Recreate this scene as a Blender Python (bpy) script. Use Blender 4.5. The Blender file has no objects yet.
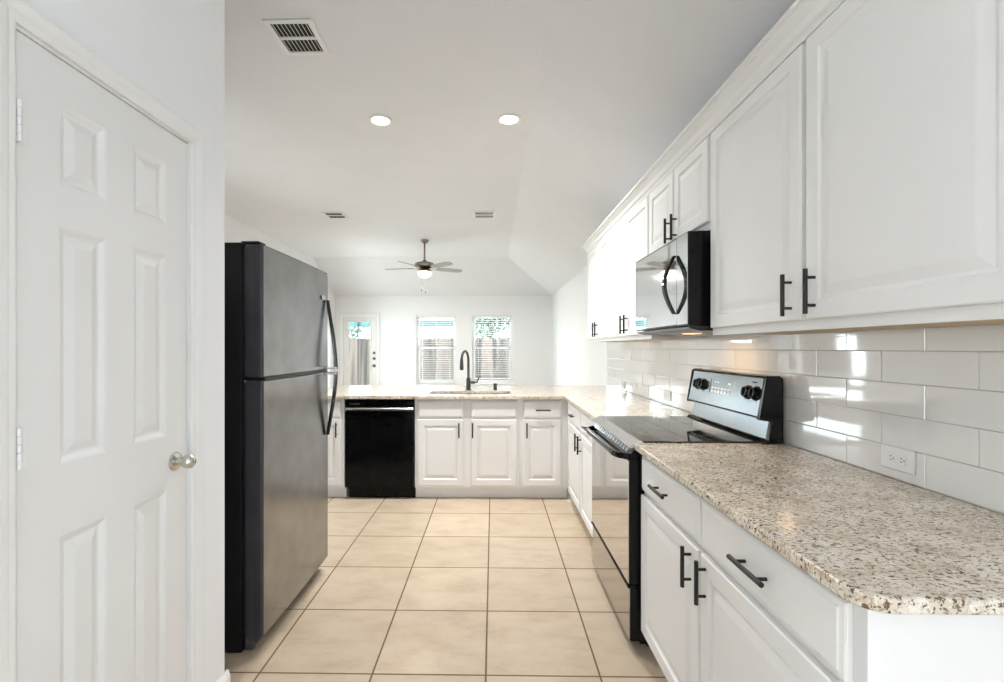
import bpy, bmesh, math, random
from mathutils import Vector, Matrix
random.seed(7)
sc = bpy.context.scene
COL = sc.collection
PI = math.pi

# ------------------------------------------------------------------ camera
F_PX, YAW, VPX, HORIZON, EYE = 467.0, 0.0165, 493.2, 348.0, 1.331
cam_data = bpy.data.cameras.new('camera')
cam = bpy.data.objects.new('camera', cam_data); COL.objects.link(cam)
cam.location = (0, 0, EYE); cam.rotation_euler = (PI/2, 0, YAW)
cam_data.sensor_fit = 'HORIZONTAL'; cam_data.sensor_width = 36.0
cam_data.lens = F_PX/1004*36
cam_data.shift_x = (502-(VPX-F_PX*math.tan(YAW)))/1004
cam_data.shift_y = (HORIZON-341)/1004
cam_data.clip_start = 0.02
sc.camera = cam

# ------------------------------------------------------------------ colour management, world
vs = sc.view_settings
sc.display_settings.display_device = 'sRGB'
vs.view_transform = 'Standard'; vs.look = 'None'; vs.gamma = 1.0; vs.use_curve_mapping = False
vs.exposure = 0.49
W = bpy.data.worlds.new('sky'); sc.world = W; W.use_nodes = True
wn = W.node_tree.nodes; wl = W.node_tree.links; wn.clear()
bg = wn.new('ShaderNodeBackground'); wo = wn.new('ShaderNodeOutputWorld')
bg.inputs[0].default_value = (0.84, 0.93, 1.0, 1); bg.inputs[1].default_value = 10.0
wl.new(bg.outputs[0], wo.inputs[0])

# ------------------------------------------------------------------ lights
def area(name, loc, rot, sx, sy, power, color=(1, 1, 1), shape='RECTANGLE', spread=None):
    l = bpy.data.lights.new(name, 'AREA'); l.energy = power; l.color = color; l.shape = shape
    l.size = sx
    if shape == 'RECTANGLE': l.size_y = sy
    if spread: l.spread = spread
    o = bpy.data.objects.new(name, l); COL.objects.link(o); o.location = loc; o.rotation_euler = rot
    return o
# sky light enters by seen and added openings; portals show the sampler where
def portal(name, loc, rot, sx, sy):
    o = area(name, loc, rot, sx, sy, 1.0); o.data.cycles.is_portal = True
SY0_, SY1_, SZ0_, SZ1_ = -2.4, -1.25, .62, 2.2     # unseen opening, added in the right wall to light the pantry door
LY0, LY1, LZ0, LZ1 = -3.5, -.66, .40, 2.65        # unseen opening, added in the left wall to light the wall cabinets
VZ0, VZ1 = .75, 2.15; LIV = [(4.1, 4.75), (7.8, 9.3)]         # living room openings, added out of view to let in daylight
portal('portal_right', (1.345, (SY0_+SY1_)/2, (SZ0_+SZ1_)/2), (PI/2, 0, PI/2), SY1_-SY0_, SZ1_-SZ0_)
portal('portal_left', (-3.52, (LY0+LY1)/2, (LZ0+LZ1)/2), (PI/2, 0, -PI/2), LY1-LY0, LZ1-LZ0)
for a_, c_ in LIV: portal('portal_living', (-3.52, (a_+c_)/2, (VZ0+VZ1)/2), (PI/2, 0, -PI/2), c_-a_, VZ1-VZ0)
for x_ in (-1.245, -.018): portal('portal_far_window', (x_, 10.285, 1.31), (-PI/2, 0, 0), .88, 1.5)
portal('portal_back_door', (-2.92, 10.285, 1.08), (-PI/2, 0, 0), .5, 1.67)
CAN_POS = [(-0.86, 3.55), (0.12, 3.55)]
CAN_POWER, FAN_POWER, HOOD_POWER = 21, 40, 1.2

# ------------------------------------------------------------------ materials
def mat(name, color, rough=0.5, metal=0.0, spec=0.5, var=0.0, scale=8.0, bump=0.0, bscale=60.0, coat=0.0, emit=None, estr=0.0, detail=3.0):
    m = bpy.data.materials.new(name); m.use_nodes = True
    nt = m.node_tree; b = nt.nodes['Principled BSDF']
    b.inputs['Base Color'].default_value = (*color, 1)
    b.inputs['Roughness'].default_value = rough; b.inputs['Metallic'].default_value = metal
    b.inputs['Specular IOR Level'].default_value = spec
    b.inputs['Coat Weight'].default_value = coat; b.inputs['Coat Roughness'].default_value = 0.05
    tc = nt.nodes.new('ShaderNodeTexCoord')
    if var > 0:
        n = nt.nodes.new('ShaderNodeTexNoise'); n.inputs['Scale'].default_value = scale; n.inputs['Detail'].default_value = detail
        r = nt.nodes.new('ShaderNodeValToRGB')
        r.color_ramp.elements[0].position = 0.3; r.color_ramp.elements[1].position = 0.7
        r.color_ramp.elements[0].color = (*[c*(1-var) for c in color], 1)
        r.color_ramp.elements[1].color = (*[min(1, c*(1+var)) for c in color], 1)
        nt.links.new(tc.outputs['Object'], n.inputs['Vector']); nt.links.new(n.outputs['Fac'], r.inputs['Fac'])
        nt.links.new(r.outputs['Color'], b.inputs['Base Color'])
    if bump > 0:
        n2 = nt.nodes.new('ShaderNodeTexNoise'); n2.inputs['Scale'].default_value = bscale; n2.inputs['Detail'].default_value = 2
        bp = nt.nodes.new('ShaderNodeBump'); bp.inputs['Strength'].default_value = bump; bp.inputs['Distance'].default_value = 0.002
        nt.links.new(tc.outputs['Object'], n2.inputs['Vector']); nt.links.new(n2.outputs['Fac'], bp.inputs['Height'])
        nt.links.new(bp.outputs['Normal'], b.inputs['Normal'])
    if emit:
        b.inputs['Emission Color'].default_value = (*emit, 1); b.inputs['Emission Strength'].default_value = estr
    return m

M = {}
M['wall'] = mat('wall_paint', (0.84, 0.845, 0.857), 0.75, var=0.01, scale=3, bump=0.35, bscale=70)
M['ceiling'] = mat('ceiling_paint', (0.76, 0.763, 0.785), 0.85, var=0.012, scale=3, bump=0.5, bscale=45)
M['cab'] = mat('cabinet_paint', (0.835, 0.83, 0.82), 0.46, var=0.012, scale=4, spec=0.35)
M['trim'] = mat('trim_paint', (0.82, 0.82, 0.812), 0.38, var=0.01, scale=4)
M['doorpaint'] = mat('door_paint', (0.78, 0.776, 0.765), 0.42, var=0.01, scale=5, bump=0.06, bscale=120)
M['rawwood'] = mat('raw_wood', (0.52, 0.40, 0.25), 0.6, var=0.18, scale=14)
M['blackpull'] = mat('black_pull', (0.018, 0.017, 0.017), 0.42, metal=0.3, var=0.2, scale=30)
M['blackgloss'] = mat('black_enamel', (0.006, 0.006, 0.007), 0.10, spec=0.24, var=0.15, scale=6)
M['blackglass'] = mat('black_glass', (0.012, 0.012, 0.013), 0.03, spec=0.75, var=0.1, scale=4)
M['ovenglass'] = mat('oven_glass', (0.62, 0.61, 0.60), 0.05, metal=1.0, var=0.02, scale=4)
M['blacksatin'] = mat('black_satin', (0.014, 0.014, 0.016), 0.30, spec=0.5, var=0.2, scale=10)
M['fridge'] = mat('fridge_door_black', (0.29, 0.29, 0.29), 0.20, metal=1.0, var=0.15, scale=7, bump=0.08, bscale=350)
M['fridgeside'] = mat('fridge_side_black', (0.008, 0.008, 0.009), 0.4, spec=0.25, var=0.2, scale=9, bump=0.1, bscale=350)
M['fridgeedge'] = mat('fridge_edge_black', (0.03, 0.03, 0.035), 0.42, spec=0.4, var=0.15, scale=8)
M['dwblack'] = mat('dishwasher_black', (0.004, 0.004, 0.005), 0.12, spec=0.16, var=0.15, scale=6)
M['blackside'] = mat('black_side_enamel', (0.008, 0.008, 0.009), 0.25, spec=0.2, var=0.2, scale=10)
M['drawermirror'] = mat('drawer_mirror_enamel', (0.46, 0.44, 0.42), 0.06, metal=1.0, var=0.02, scale=4)
M['dust'] = mat('dusty_black', (0.05, 0.05, 0.05), 0.8, var=0.6, scale=60)
M['mirror'] = mat('mirror_steel', (0.70, 0.72, 0.73), 0.04, metal=1.0, var=0.02, scale=5)
M['panelsteel'] = mat('panel_steel', (0.27, 0.28, 0.29), 0.20, metal=1.0, var=0.03, scale=5)
M['steel'] = mat('brushed_steel', (0.62, 0.62, 0.61), 0.25, metal=1.0, var=0.05, scale=20)
M['nickel'] = mat('satin_nickel', (0.60, 0.58, 0.54), 0.24, metal=1.0, var=0.05, scale=25)
M['fannickel'] = mat('fan_nickel', (0.30, 0.26, 0.23), 0.30, metal=1.0, var=0.15, scale=25)
M['blade'] = mat('fan_blade', (0.33, 0.32, 0.30), 0.5, var=0.15, scale=20)
M['bronze'] = mat('dark_bronze', (0.085, 0.085, 0.095), 0.28, metal=0.8, var=0.2, scale=30)
M['plastic'] = mat('white_plastic', (0.80, 0.795, 0.78), 0.35, var=0.01, scale=10)
M['hole'] = mat('dark_slot', (0.02, 0.02, 0.02), 0.8, var=0.2, scale=10)
M['grout'] = mat('wall_grout', (0.50, 0.48, 0.44), 0.9, var=0.06, scale=40)
M['walltile'] = mat('wall_tile', (0.79, 0.78, 0.76), 0.045, spec=0.9, coat=0.7, var=0.012, scale=3, bump=0.012, bscale=16)
M['lens'] = mat('lamp_lens', (0.9, 0.9, 0.88), 0.5, var=0.01, emit=(1.0, 0.96, 0.88), estr=7)
M['bowl'] = mat('lamp_bowl', (0.9, 0.88, 0.84), 0.4, var=0.01, emit=(1.0, 0.90, 0.76), estr=3.2)
M['hoodlens'] = mat('hood_lens', (0.9, 0.8, 0.65), 0.4, var=0.01, emit=(1.0, 0.62, 0.32), estr=1.2)
M['mark'] = mat('print_white', (0.75, 0.76, 0.76), 0.4, var=0.02)
M['markgrey'] = mat('print_grey', (0.10, 0.10, 0.105), 0.25, var=0.05)
M['blind'] = mat('blind_white', (0.80, 0.80, 0.79), 0.5, var=0.02, scale=10)
M['vinyl'] = mat('window_vinyl', (0.82, 0.82, 0.81), 0.4, var=0.01)
M['teal'] = mat('teal_paint', (0.018, 0.072, 0.068), 0.6, var=0.05)
M['blackpost'] = mat('black_post', (0.01, 0.01, 0.01), 0.6, var=0.1)
def fence_mat():
    m = mat('fence_wood', (0.06, 0.046, 0.037), 0.85); nt = m.node_tree; L = nt.links
    tc = nt.nodes.new('ShaderNodeTexCoord'); mp = nt.nodes.new('ShaderNodeMapping'); mp.inputs['Scale'].default_value = (6.9, 0.0, 0.25)
    n = nt.nodes.new('ShaderNodeTexNoise'); n.inputs['Scale'].default_value = 1.0; n.inputs['Detail'].default_value = 3
    r = nt.nodes.new('ShaderNodeValToRGB'); e = r.color_ramp.elements
    e[0].position = .38; e[0].color = (0.020, 0.015, 0.012, 1); e[1].position = .60; e[1].color = (0.085, 0.062, 0.049, 1)
    L.new(tc.outputs['Object'], mp.inputs[0]); L.new(mp.outputs[0], n.inputs['Vector']); L.new(n.outputs['Fac'], r.inputs[0]); L.new(r.outputs[0], nt.nodes['Principled BSDF'].inputs['Base Color'])
    return m
M['fence'] = fence_mat()
M['bark'] = mat('tree_bark', (0.12, 0.08, 0.05), 0.9, var=0.3, scale=12)
M['leaf'] = mat('tree_leaf', (0.06, 0.095, 0.065), 0.7, var=0.35, scale=3)
M['concrete'] = mat('patio_concrete', (0.62, 0.60, 0.57), 0.9, var=0.06, scale=4)

def glass_mat():
    m = bpy.data.materials.new('window_glass'); m.use_nodes = True; nt = m.node_tree; nt.nodes.clear()
    o = nt.nodes.new('ShaderNodeOutputMaterial'); mx = nt.nodes.new('ShaderNodeMixShader')
    t = nt.nodes.new('ShaderNodeBsdfTransparent'); g = nt.nodes.new('ShaderNodeBsdfGlossy'); fr = nt.nodes.new('ShaderNodeFresnel')
    t.inputs[0].default_value = (0.94, 0.97, 0.96, 1); g.inputs['Roughness'].default_value = 0.02; fr.inputs[0].default_value = 1.16
    nt.links.new(fr.outputs[0], mx.inputs[0]); nt.links.new(t.outputs[0], mx.inputs[1]); nt.links.new(g.outputs[0], mx.inputs[2])
    nt.links.new(mx.outputs[0], o.inputs[0]); return m
M['glass'] = glass_mat()

def floor_mat():
    m = bpy.data.materials.new('floor_tile'); m.use_nodes = True; nt = m.node_tree; b = nt.nodes['Principled BSDF']; L = nt.links
    tc = nt.nodes.new('ShaderNodeTexCoord'); mp = nt.nodes.new('ShaderNodeMapping')
    mp.inputs['Location'].default_value = (0.030+0.4635*20, -1.899+0.464*20, 0)
    L.new(tc.outputs['Object'], mp.inputs['Vector'])
    br = nt.nodes.new('ShaderNodeTexBrick'); br.offset = 0.0; br.squash = 1.0
    br.inputs['Scale'].default_value = 1.0; br.inputs['Brick Width'].default_value = 0.4635; br.inputs['Row Height'].default_value = 0.464
    br.inputs['Mortar Size'].default_value = 0.0045; br.inputs['Mortar Smooth'].default_value = 0.25; br.inputs['Bias'].default_value = 0.0
    br.inputs['Color1'].default_value = (0.0, 0.0, 0.0, 1); br.inputs['Color2'].default_value = (1, 1, 1, 1); br.inputs['Mortar'].default_value = (0.5, 0.5, 0.5, 1)
    L.new(mp.outputs[0], br.inputs['Vector'])
    n = nt.nodes.new('ShaderNodeTexNoise'); n.inputs['Scale'].default_value = 5.0; n.inputs['Detail'].default_value = 8; n.inputs['Roughness'].default_value = 0.68
    ms = nt.nodes.new('ShaderNodeMapping'); ms.inputs['Scale'].default_value = (0.8, 1.5, 1); L.new(tc.outputs['Object'], ms.inputs[0]); L.new(ms.outputs[0], n.inputs['Vector'])
    r = nt.nodes.new('ShaderNodeValToRGB'); e = r.color_ramp.elements
    e[0].position = 0.25; e[0].color = (0.42, 0.325, 0.225, 1); e[1].position = 0.75; e[1].color = (0.60, 0.505, 0.388, 1)
    x = e.new(0.5); x.color = (0.54, 0.437, 0.322, 1)
    L.new(n.outputs['Fac'], r.inputs['Fac'])
    hs = nt.nodes.new('ShaderNodeHueSaturation')
    mr = nt.nodes.new('ShaderNodeMapRange'); mr.inputs['To Min'].default_value = 0.94; mr.inputs['To Max'].default_value = 1.05
    L.new(br.outputs['Color'], mr.inputs['Value']); L.new(mr.outputs[0], hs.inputs['Value']); L.new(r.outputs[0], hs.inputs['Color'])
    mx = nt.nodes.new('ShaderNodeMix'); mx.data_type = 'RGBA'
    L.new(br.outputs['Fac'], mx.inputs['Factor']); L.new(hs.outputs[0], mx.inputs['A']); mx.inputs['B'].default_value = (0.17, 0.11, 0.065, 1)
    L.new(mx.outputs['Result'], b.inputs['Base Color'])
    rr = nt.nodes.new('ShaderNodeMapRange'); rr.inputs['To Min'].default_value = 0.30; rr.inputs['To Max'].default_value = 0.85
    L.new(br.outputs['Fac'], rr.inputs['Value']); L.new(rr.outputs[0], b.inputs['Roughness'])
    inv = nt.nodes.new('ShaderNodeMath'); inv.operation = 'SUBTRACT'; inv.inputs[0].default_value = 1.0; L.new(br.outputs['Fac'], inv.inputs[1])
    bp = nt.nodes.new('ShaderNodeBump'); bp.inputs['Strength'].default_value = 0.5; bp.inputs['Distance'].default_value = 0.003
    L.new(inv.outputs[0], bp.inputs['Height']); L.new(bp.outputs[0], b.inputs['Normal'])
    b.inputs['Specular IOR Level'].default_value = 0.4
    return m
M['floor'] = floor_mat()

def granite_mat():
    m = bpy.data.materials.new('granite'); m.use_nodes = True; nt = m.node_tree; b = nt.nodes['Principled BSDF']; L = nt.links
    tc = nt.nodes.new('ShaderNodeTexCoord')
    def noise(scale, detail=3, rough=0.55, dist=0.0, off=0.0, stretch=1.0):
        mp = nt.nodes.new('ShaderNodeMapping'); mp.inputs['Location'].default_value = (off, off*1.7, off*0.6); mp.inputs['Scale'].default_value = (1, stretch, 1)
        L.new(tc.outputs['Object'], mp.inputs[0])
        n = nt.nodes.new('ShaderNodeTexNoise'); n.inputs['Scale'].default_value = scale; n.inputs['Detail'].default_value = detail
        n.inputs['Roughness'].default_value = rough; n.inputs['Distortion'].default_value = dist
        L.new(mp.outputs[0], n.inputs['Vector']); return n.outputs['Fac']
    def ramp(fac, p0, c0, p1, c1):
        r = nt.nodes.new('ShaderNodeValToRGB'); e = r.color_ramp.elements
        e[0].position = p0; e[0].color = (*c0, 1); e[1].position = p1; e[1].color = (*c1, 1); L.new(fac, r.inputs[0]); return r.outputs[0]
    def mix(f, a, c):
        x = nt.nodes.new('ShaderNodeMix'); x.data_type = 'RGBA'; L.new(f, x.inputs['Factor']); L.new(a, x.inputs['A'])
        x.inputs['B'].default_value = (*c, 1); return x.outputs['Result']
    base = ramp(noise(14, 4), 0.36, (0.62, 0.525, 0.405), 0.60, (0.82, 0.755, 0.65))
    c = mix(ramp(noise(70, 3, 0.6, 0.4, 3.0, 1.5), 0.53, (0, 0, 0), 0.62, (0.7, 0.7, 0.7)), base, (0.38, 0.30, 0.22))
    c = mix(ramp(noise(60, 3, 0.6, 0.3, 9.0, 1.4), 0.575, (0, 0, 0), 0.63, (0.9, 0.9, 0.9)), c, (0.84, 0.81, 0.755))
    c = mix(ramp(noise(80, 3, 0.65, 0.6, 5.0, 1.6), 0.56, (0, 0, 0), 0.61, (1, 1, 1)), c, (0.14, 0.09, 0.055))
    c = mix(ramp(noise(100, 2, 0.5, 0.2, 12.0), 0.64, (0, 0, 0), 0.68, (1, 1, 1)), c, (0.05, 0.04, 0.035))
    L.new(c, b.inputs['Base Color'])
    b.inputs['Roughness'].default_value = 0.14; b.inputs['Specular IOR Level'].default_value = 0.55
    return m
M['granite'] = granite_mat()

# ------------------------------------------------------------------ mesh builder
ORIGIN = {}
class MB:
    def __init__(s, T=None):
        s.bm = bmesh.new(); s.T = T or (lambda a, b, c: (a, b, c))
    def v(s, a, b, c): return s.bm.verts.new(s.T(a, b, c))
    def face(s, pts):
        return s.bm.faces.new([s.v(*p) for p in pts])
    def box(s, a0, a1, b0, b1, c0, c1, bev=0.0, seg=2):
        V = [s.v(a, b, c) for a in (a0, a1) for b in (b0, b1) for c in (c0, c1)]
        fs = [s.bm.faces.new([V[i] for i in q]) for q in ((0, 1, 3, 2), (4, 6, 7, 5), (0, 4, 5, 1), (2, 3, 7, 6), (0, 2, 6, 4), (1, 5, 7, 3))]
        if bev > 0:
            ed = list({e for f in fs for e in f.edges})
            bmesh.ops.bevel(s.bm, geom=ed, offset=bev, segments=seg, profile=0.5, affect='EDGES')
        return s
    def rings(s, loops, cap0=True, cap1=True, closed=True):
        R = [[s.v(*p) for p in lp] for lp in loops]
        n = len(R[0])
        for a, b in zip(R, R[1:]):
            for i in range(n if closed else n-1):
                j = (i+1) % n
                s.bm.faces.new((a[i], a[j], b[j], b[i]))
        if cap0 and closed: s.bm.faces.new(R[0])
        if cap1 and closed: s.bm.faces.new(R[-1])
        return s
    def tube(s, path, r, n=10, cap=True):
        P = [Vector(p) for p in path]; k = len(P); loops = []
        rr = r if isinstance(r, (list, tuple)) else [r]*k
        d0 = (P[1]-P[0]).normalized()
        u = d0.orthogonal().normalized()
        for i, p in enumerate(P):
            d = (P[min(i+1, k-1)]-P[max(i-1, 0)]).normalized()
            u = (u - d*u.dot(d)).normalized(); w = d.cross(u)
            loops.append([tuple(p + (u*math.cos(t)+w*math.sin(t))*rr[i]) for t in [2*PI*j/n for j in range(n)]])
        return s.rings(loops, cap, cap)
    def strip(s, path, side, half, thick_dir, th):
        """flat bar swept along path: half width along side, thickness th along thick_dir (per point)"""
        loops = []
        for i, p in enumerate(path):
            p = Vector(p); sd = Vector(side)*half; t = Vector(thick_dir[i] if isinstance(thick_dir[0], (tuple, list, Vector)) else thick_dir)*th
            loops.append([tuple(p-sd), tuple(p+sd), tuple(p+sd+t), tuple(p-sd+t)])
        return s.rings(loops)
    def lathe(s, prof, c, axis='z', n=24, cap=True):
        loops = []
        for r, h in prof:
            lp = []
            for j in range(n):
                t = 2*PI*j/n; a, b = r*math.cos(t), r*math.sin(t)
                if axis == 'z': lp.append((c[0]+a, c[1]+b, c[2]+h))
                elif axis == 'x': lp.append((c[0]+h, c[1]+a, c[2]+b))
                else: lp.append((c[0]+a, c[1]+h, c[2]+b))
            loops.append(lp)
        return s.rings(loops, cap, cap)
    def nested(s, u0, u1, v0, v1, prof, w0=0.0, capback=True):
        """rectangular nested loops: prof of (inset, height w); local axes u, w, v"""
        loops = [[(u0+i, w0+h, v0+i), (u1-i, w0+h, v0+i), (u1-i, w0+h, v1-i), (u0+i, w0+h, v1-i)] for i, h in prof]
        return s.rings(loops, capback, True)
    def prism(s, poly, axis, a0, a1):
        """poly of 2-D points in the two other axes, extruded along axis"""
        def P(p, a):
            return (a, p[0], p[1]) if axis == 'x' else (p[0], a, p[1]) if axis == 'y' else (p[0], p[1], a)
        return s.rings([[P(p, a0) for p in poly], [P(p, a1) for p in poly]])
    def build(s, name, m, parent=None, smooth=False, keep=False):
        bm = s.bm
        if not keep: bmesh.ops.recalc_face_normals(bm, faces=bm.faces)
        o0 = Vector(ORIGIN.get(parent.name, (0, 0, 0))) if parent else Vector((0, 0, 0))
        for vv in bm.verts: vv.co -= o0
        me = bpy.data.meshes.new(name); bm.to_mesh(me); bm.free()
        me.materials.append(m)
        if smooth:
            me.polygons.foreach_set('use_smooth', [True]*len(me.polygons)); me.set_sharp_from_angle(angle=math.radians(38))
        o = bpy.data.objects.new(name, me); COL.objects.link(o)
        if smooth:
            wn_ = o.modifiers.new('weighted', 'WEIGHTED_NORMAL'); wn_.mode = 'FACE_AREA'; wn_.weight = 100; wn_.keep_sharp = True
        if parent: o.parent = parent
        ORIGIN[o.name] = tuple(o0)
        return o

def tag(o, label, cat=None, group=None, kind=None):
    o['label'] = label
    if cat: o['category'] = cat
    if group: o['group'] = group
    if kind: o['kind'] = kind
    return o
def root(name, loc, label, cat, group=None, kind=None):
    o = bpy.data.objects.new(name, None); COL.objects.link(o); o.location = loc; o.empty_display_size = 0.05
    ORIGIN[o.name] = tuple(loc)
    return tag(o, label, cat, group, kind)
def struct(o, label, cat): return tag(o, label, cat, kind='structure')

# ------------------------------------------------------------------ dimensions
XR, XP, XL = 1.285, -1.022, -3.46           # right wall, pantry wall, living room left wall
YF, YB = 10.15, -4.0                         # far wall, back wall
ZC, ZE, YE, XCR = 3.07, 2.465, 8.9, 0.285    # flat ceiling, eave height, start of far slope, crease

# ------------------------------------------------------------------ shell
struct(MB().box(XL-.2, XR+.2, YB-.2, YF+.2, -.10, 0).build('floor', M['floor']), 'beige square ceramic floor tiles with brown grout lines', 'floor')
b = MB()
for pts in ([(XL-.1, YB-.1, ZC), (XCR, YB-.1, ZC), (XCR, YE, ZC), (XL-.1, YE, ZC)],
            [(XCR, YB-.1, ZC), (XR+.12, YB-.1, ZE-.072), (XR+.12, YF+.12, ZE-.072), (XR, YF, ZE), (XCR, YE, ZC)],
            [(XL-.1, YE, ZC), (XCR, YE, ZC), (XR, YF, ZE), (XR+.12, YF+.12, ZE-.06), (XL-.1, YF+.12, ZE-.06)]):
    lo = [b.v(*p) for p in pts]; hi = [b.v(p[0], p[1], p[2]+.12) for p in pts]; n = len(pts)
    b.bm.faces.new(lo); b.bm.faces.new(hi)
    for i in range(n): b.bm.faces.new((lo[i], lo[(i+1) % n], hi[(i+1) % n], hi[i]))
struct(b.build('ceiling', M['ceiling']), 'off white textured vaulted ceiling sloping down to the right and far walls', 'ceiling')
b = MB(); b.box(XR, XR+.12, YB-.1, SY0_, 0, ZE+.01); b.box(XR, XR+.12, SY1_, YF+.1, 0, ZE+.01); b.box(XR, XR+.12, SY0_, SY1_, 0, SZ0_); b.box(XR, XR+.12, SY0_, SY1_, SZ1_, ZE+.01)
struct(b.build('wall_right', M['wall']), 'white painted wall behind the cabinets and tile', 'wall')
# left wall of the living room, with unseen openings added for daylight
b = MB()
b.box(XL-.12, XL, YB-.1, LY0, 0, ZC); b.box(XL-.12, XL, LY1, LIV[0][0], 0, ZC); b.box(XL-.12, XL, LIV[0][1], LIV[1][0], 0, ZC); b.box(XL-.12, XL, LY0, LY1, 0, LZ0); b.box(XL-.12, XL, LY0, LY1, LZ1, ZC); b.box(XL-.12, XL, LIV[1][1], YF+.1, 0, ZC)
for a_, c_ in LIV: b.box(XL-.12, XL, a_, c_, 0, VZ0); b.box(XL-.12, XL, a_, c_, VZ1, ZC)
struct(b.build('wall_left', M['wall']), 'white painted living room side wall above the refrigerator', 'wall')
b = MB(); b.box(XL-.12, XR+.1, YB-.12, YB, 0, ZC)
struct(b.build('wall_back', M['wall']), 'white painted wall behind the viewer', 'wall')
# pantry block: wall with the panelled door, return beside the refrigerator, wall behind it
DY0, DY1, DZ = 0.980, 1.550, 2.017
b = MB()
b.box(XP-.11, XP, -.6, DY0, 0, ZC); b.box(XP-.11, XP, DY1, 1.76, 0, ZC); b.box(XP-.11, XP, DY0, DY1, DZ, ZC)
struct(b.build('wall_pantry', M['wall']), 'white painted wall around the six panel door', 'wall')
struct(MB().box(-1.83, XP-.111, 1.65, 1.76, 0, ZC).build('wall_alcove', M['wall']), 'white wall return beside the refrigerator', 'wall')
struct(MB().box(-1.95, -1.831, -.6, 2.92, 0, ZC).build('wall_refrigerator', M['wall']), 'white wall behind the refrigerator', 'wall')
struct(MB().box(-1.83, XP-.111, -.6, -.5, 0, ZC).build('wall_pantry_end', M['wall']), 'white end wall of the pantry', 'wall')
# far wall with two windows and the back door
WIN = [(-1.685, -0.805), (-0.462, 0.425)]; WZ0, WZ1 = .555, 2.06
BD0, BD1, BDZ = -3.28, -2.545, 2.02
b = MB()
xs = [XL-.1, BD0, BD1, WIN[0][0], WIN[0][1], WIN[1][0], WIN[1][1], XR+.1]
for i in range(7):
    x0, x1 = xs[i], xs[i+1]
    if i == 1: b.box(x0, x1, YF, YF+.14, BDZ, ZE+.02)
    elif i in (3, 5): b.box(x0, x1, YF, YF+.14, 0, WZ0); b.box(x0, x1, YF, YF+.14, WZ1, ZE+.02)
    else: b.box(x0, x1, YF, YF+.14, 0, ZE+.02)
struct(b.build('wall_far', M['wall']), 'white painted far wall with back door and two windows', 'wall')

def baseboard(name, T, u0, u1, label):
    b = MB(T)
    prof = [(.0005, 0), (.014, 0), (.014, .075), (.009, .092), (.005, .1), (.0005, .1)]
    b.rings([[(u, w, v) for w, v in prof] for u in (u0, u1)])
    struct(b.build(name, M['trim']), label, 'baseboard')
baseboard('baseboard_pantry', lambda u, w, v: (XP+w, u, v), 1.612, 1.775, 'white baseboard beside the pantry door')
baseboard('baseboard_alcove', lambda u, w, v: (u, 1.76+w, v), -1.80, XP, 'white baseboard on the wall return beside the refrigerator')
baseboard('baseboard_far', lambda u, w, v: (u, YF-w, v), -2.45, XR-.02, 'white baseboard along the far wall')
baseboard('baseboard_left', lambda u, w, v: (XL+w, u, v), 3.2, YF-.02, 'white baseboard along the living room side wall')

# ------------------------------------------------------------------ pantry door
door = root('door_1', (XP, (DY0+DY1)/2, 0), 'white six panel pantry door with nickel knob', 'door', kind='structure')
T = lambda u, w, v: (XP-.003+w, u, v)      # w outward (+X), slab face at w=0
b = MB(T)
us = [DY0+.0015, 1.087, 1.2215, 1.315, 1.4475, DY1-.0015]
vsz = [.012, .235, .885, 1.055, 1.620, 1.717, 1.912, DZ-.003]
PPROF = [(0, 0), (.006, -.002), (.016, -.009), (.022, -.010), (.042, -.003), (.046, -.0025)]
for i in range(5):
    for j in range(7):
        u0, u1, v0, v1 = us[i], us[i+1], vsz[j], vsz[j+1]
        if i in (1, 3) and j in (1, 3, 5):
            b.nested(u0, u1, v0, v1, PPROF, capback=False)
        else: b.face([(u0, 0, v0), (u1, 0, v0), (u1, 0, v1), (u0, 0, v1)])
b.face([(us[0], -.035, vsz[0]), (us[-1], -.035, vsz[0]), (us[-1], -.035, vsz[-1]), (us[0], -.035, vsz[-1])])
for (a, c) in (((us[0], vsz[0]), (us[-1], vsz[0])), ((us[-1], vsz[0]), (us[-1], vsz[-1])), ((us[-1], vsz[-1]), (us[0], vsz[-1])), ((us[0], vsz[-1]), (us[0], vsz[0]))):
    b.face([(a[0], 0, a[1]), (c[0], 0, c[1]), (c[0], -.035, c[1]), (a[0], -.035, a[1])])
bmesh.ops.remove_doubles(b.bm, verts=b.bm.verts, dist=1e-5)
slab = b.build('door_slab', M['doorpaint'], door)
KY, KZ = 1.488, .966
b = MB(); b.lathe([(.0, 0), (.030, 0), (.030, .004), (.024, .008), (.012, .011), (.010, .022), (.014, .026), (.021, .034), (.0235, .045), (.021, .055), (.012, .062), (0.001, .064)], (XP-.003, KY, KZ), 'x', 28, False)
kn = b.build('door_knob', M['nickel'], door, smooth=True); tag(kn, 'satin nickel round knob')
for z0 in (1.773, 1.07, .18):
    b = MB()
    b.box(XP-.0028, XP-.0008, DY0+.004, DY0+.027, z0, z0+.09, .0006)
    for k in range(5): b.lathe([(.0052, 0), (.0052, .0172)], (XP+.006, DY0+.004, z0+.0005+.018*k), 'z', 12)
    b.build('hinge', M['trim'], door, smooth=True)
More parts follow.
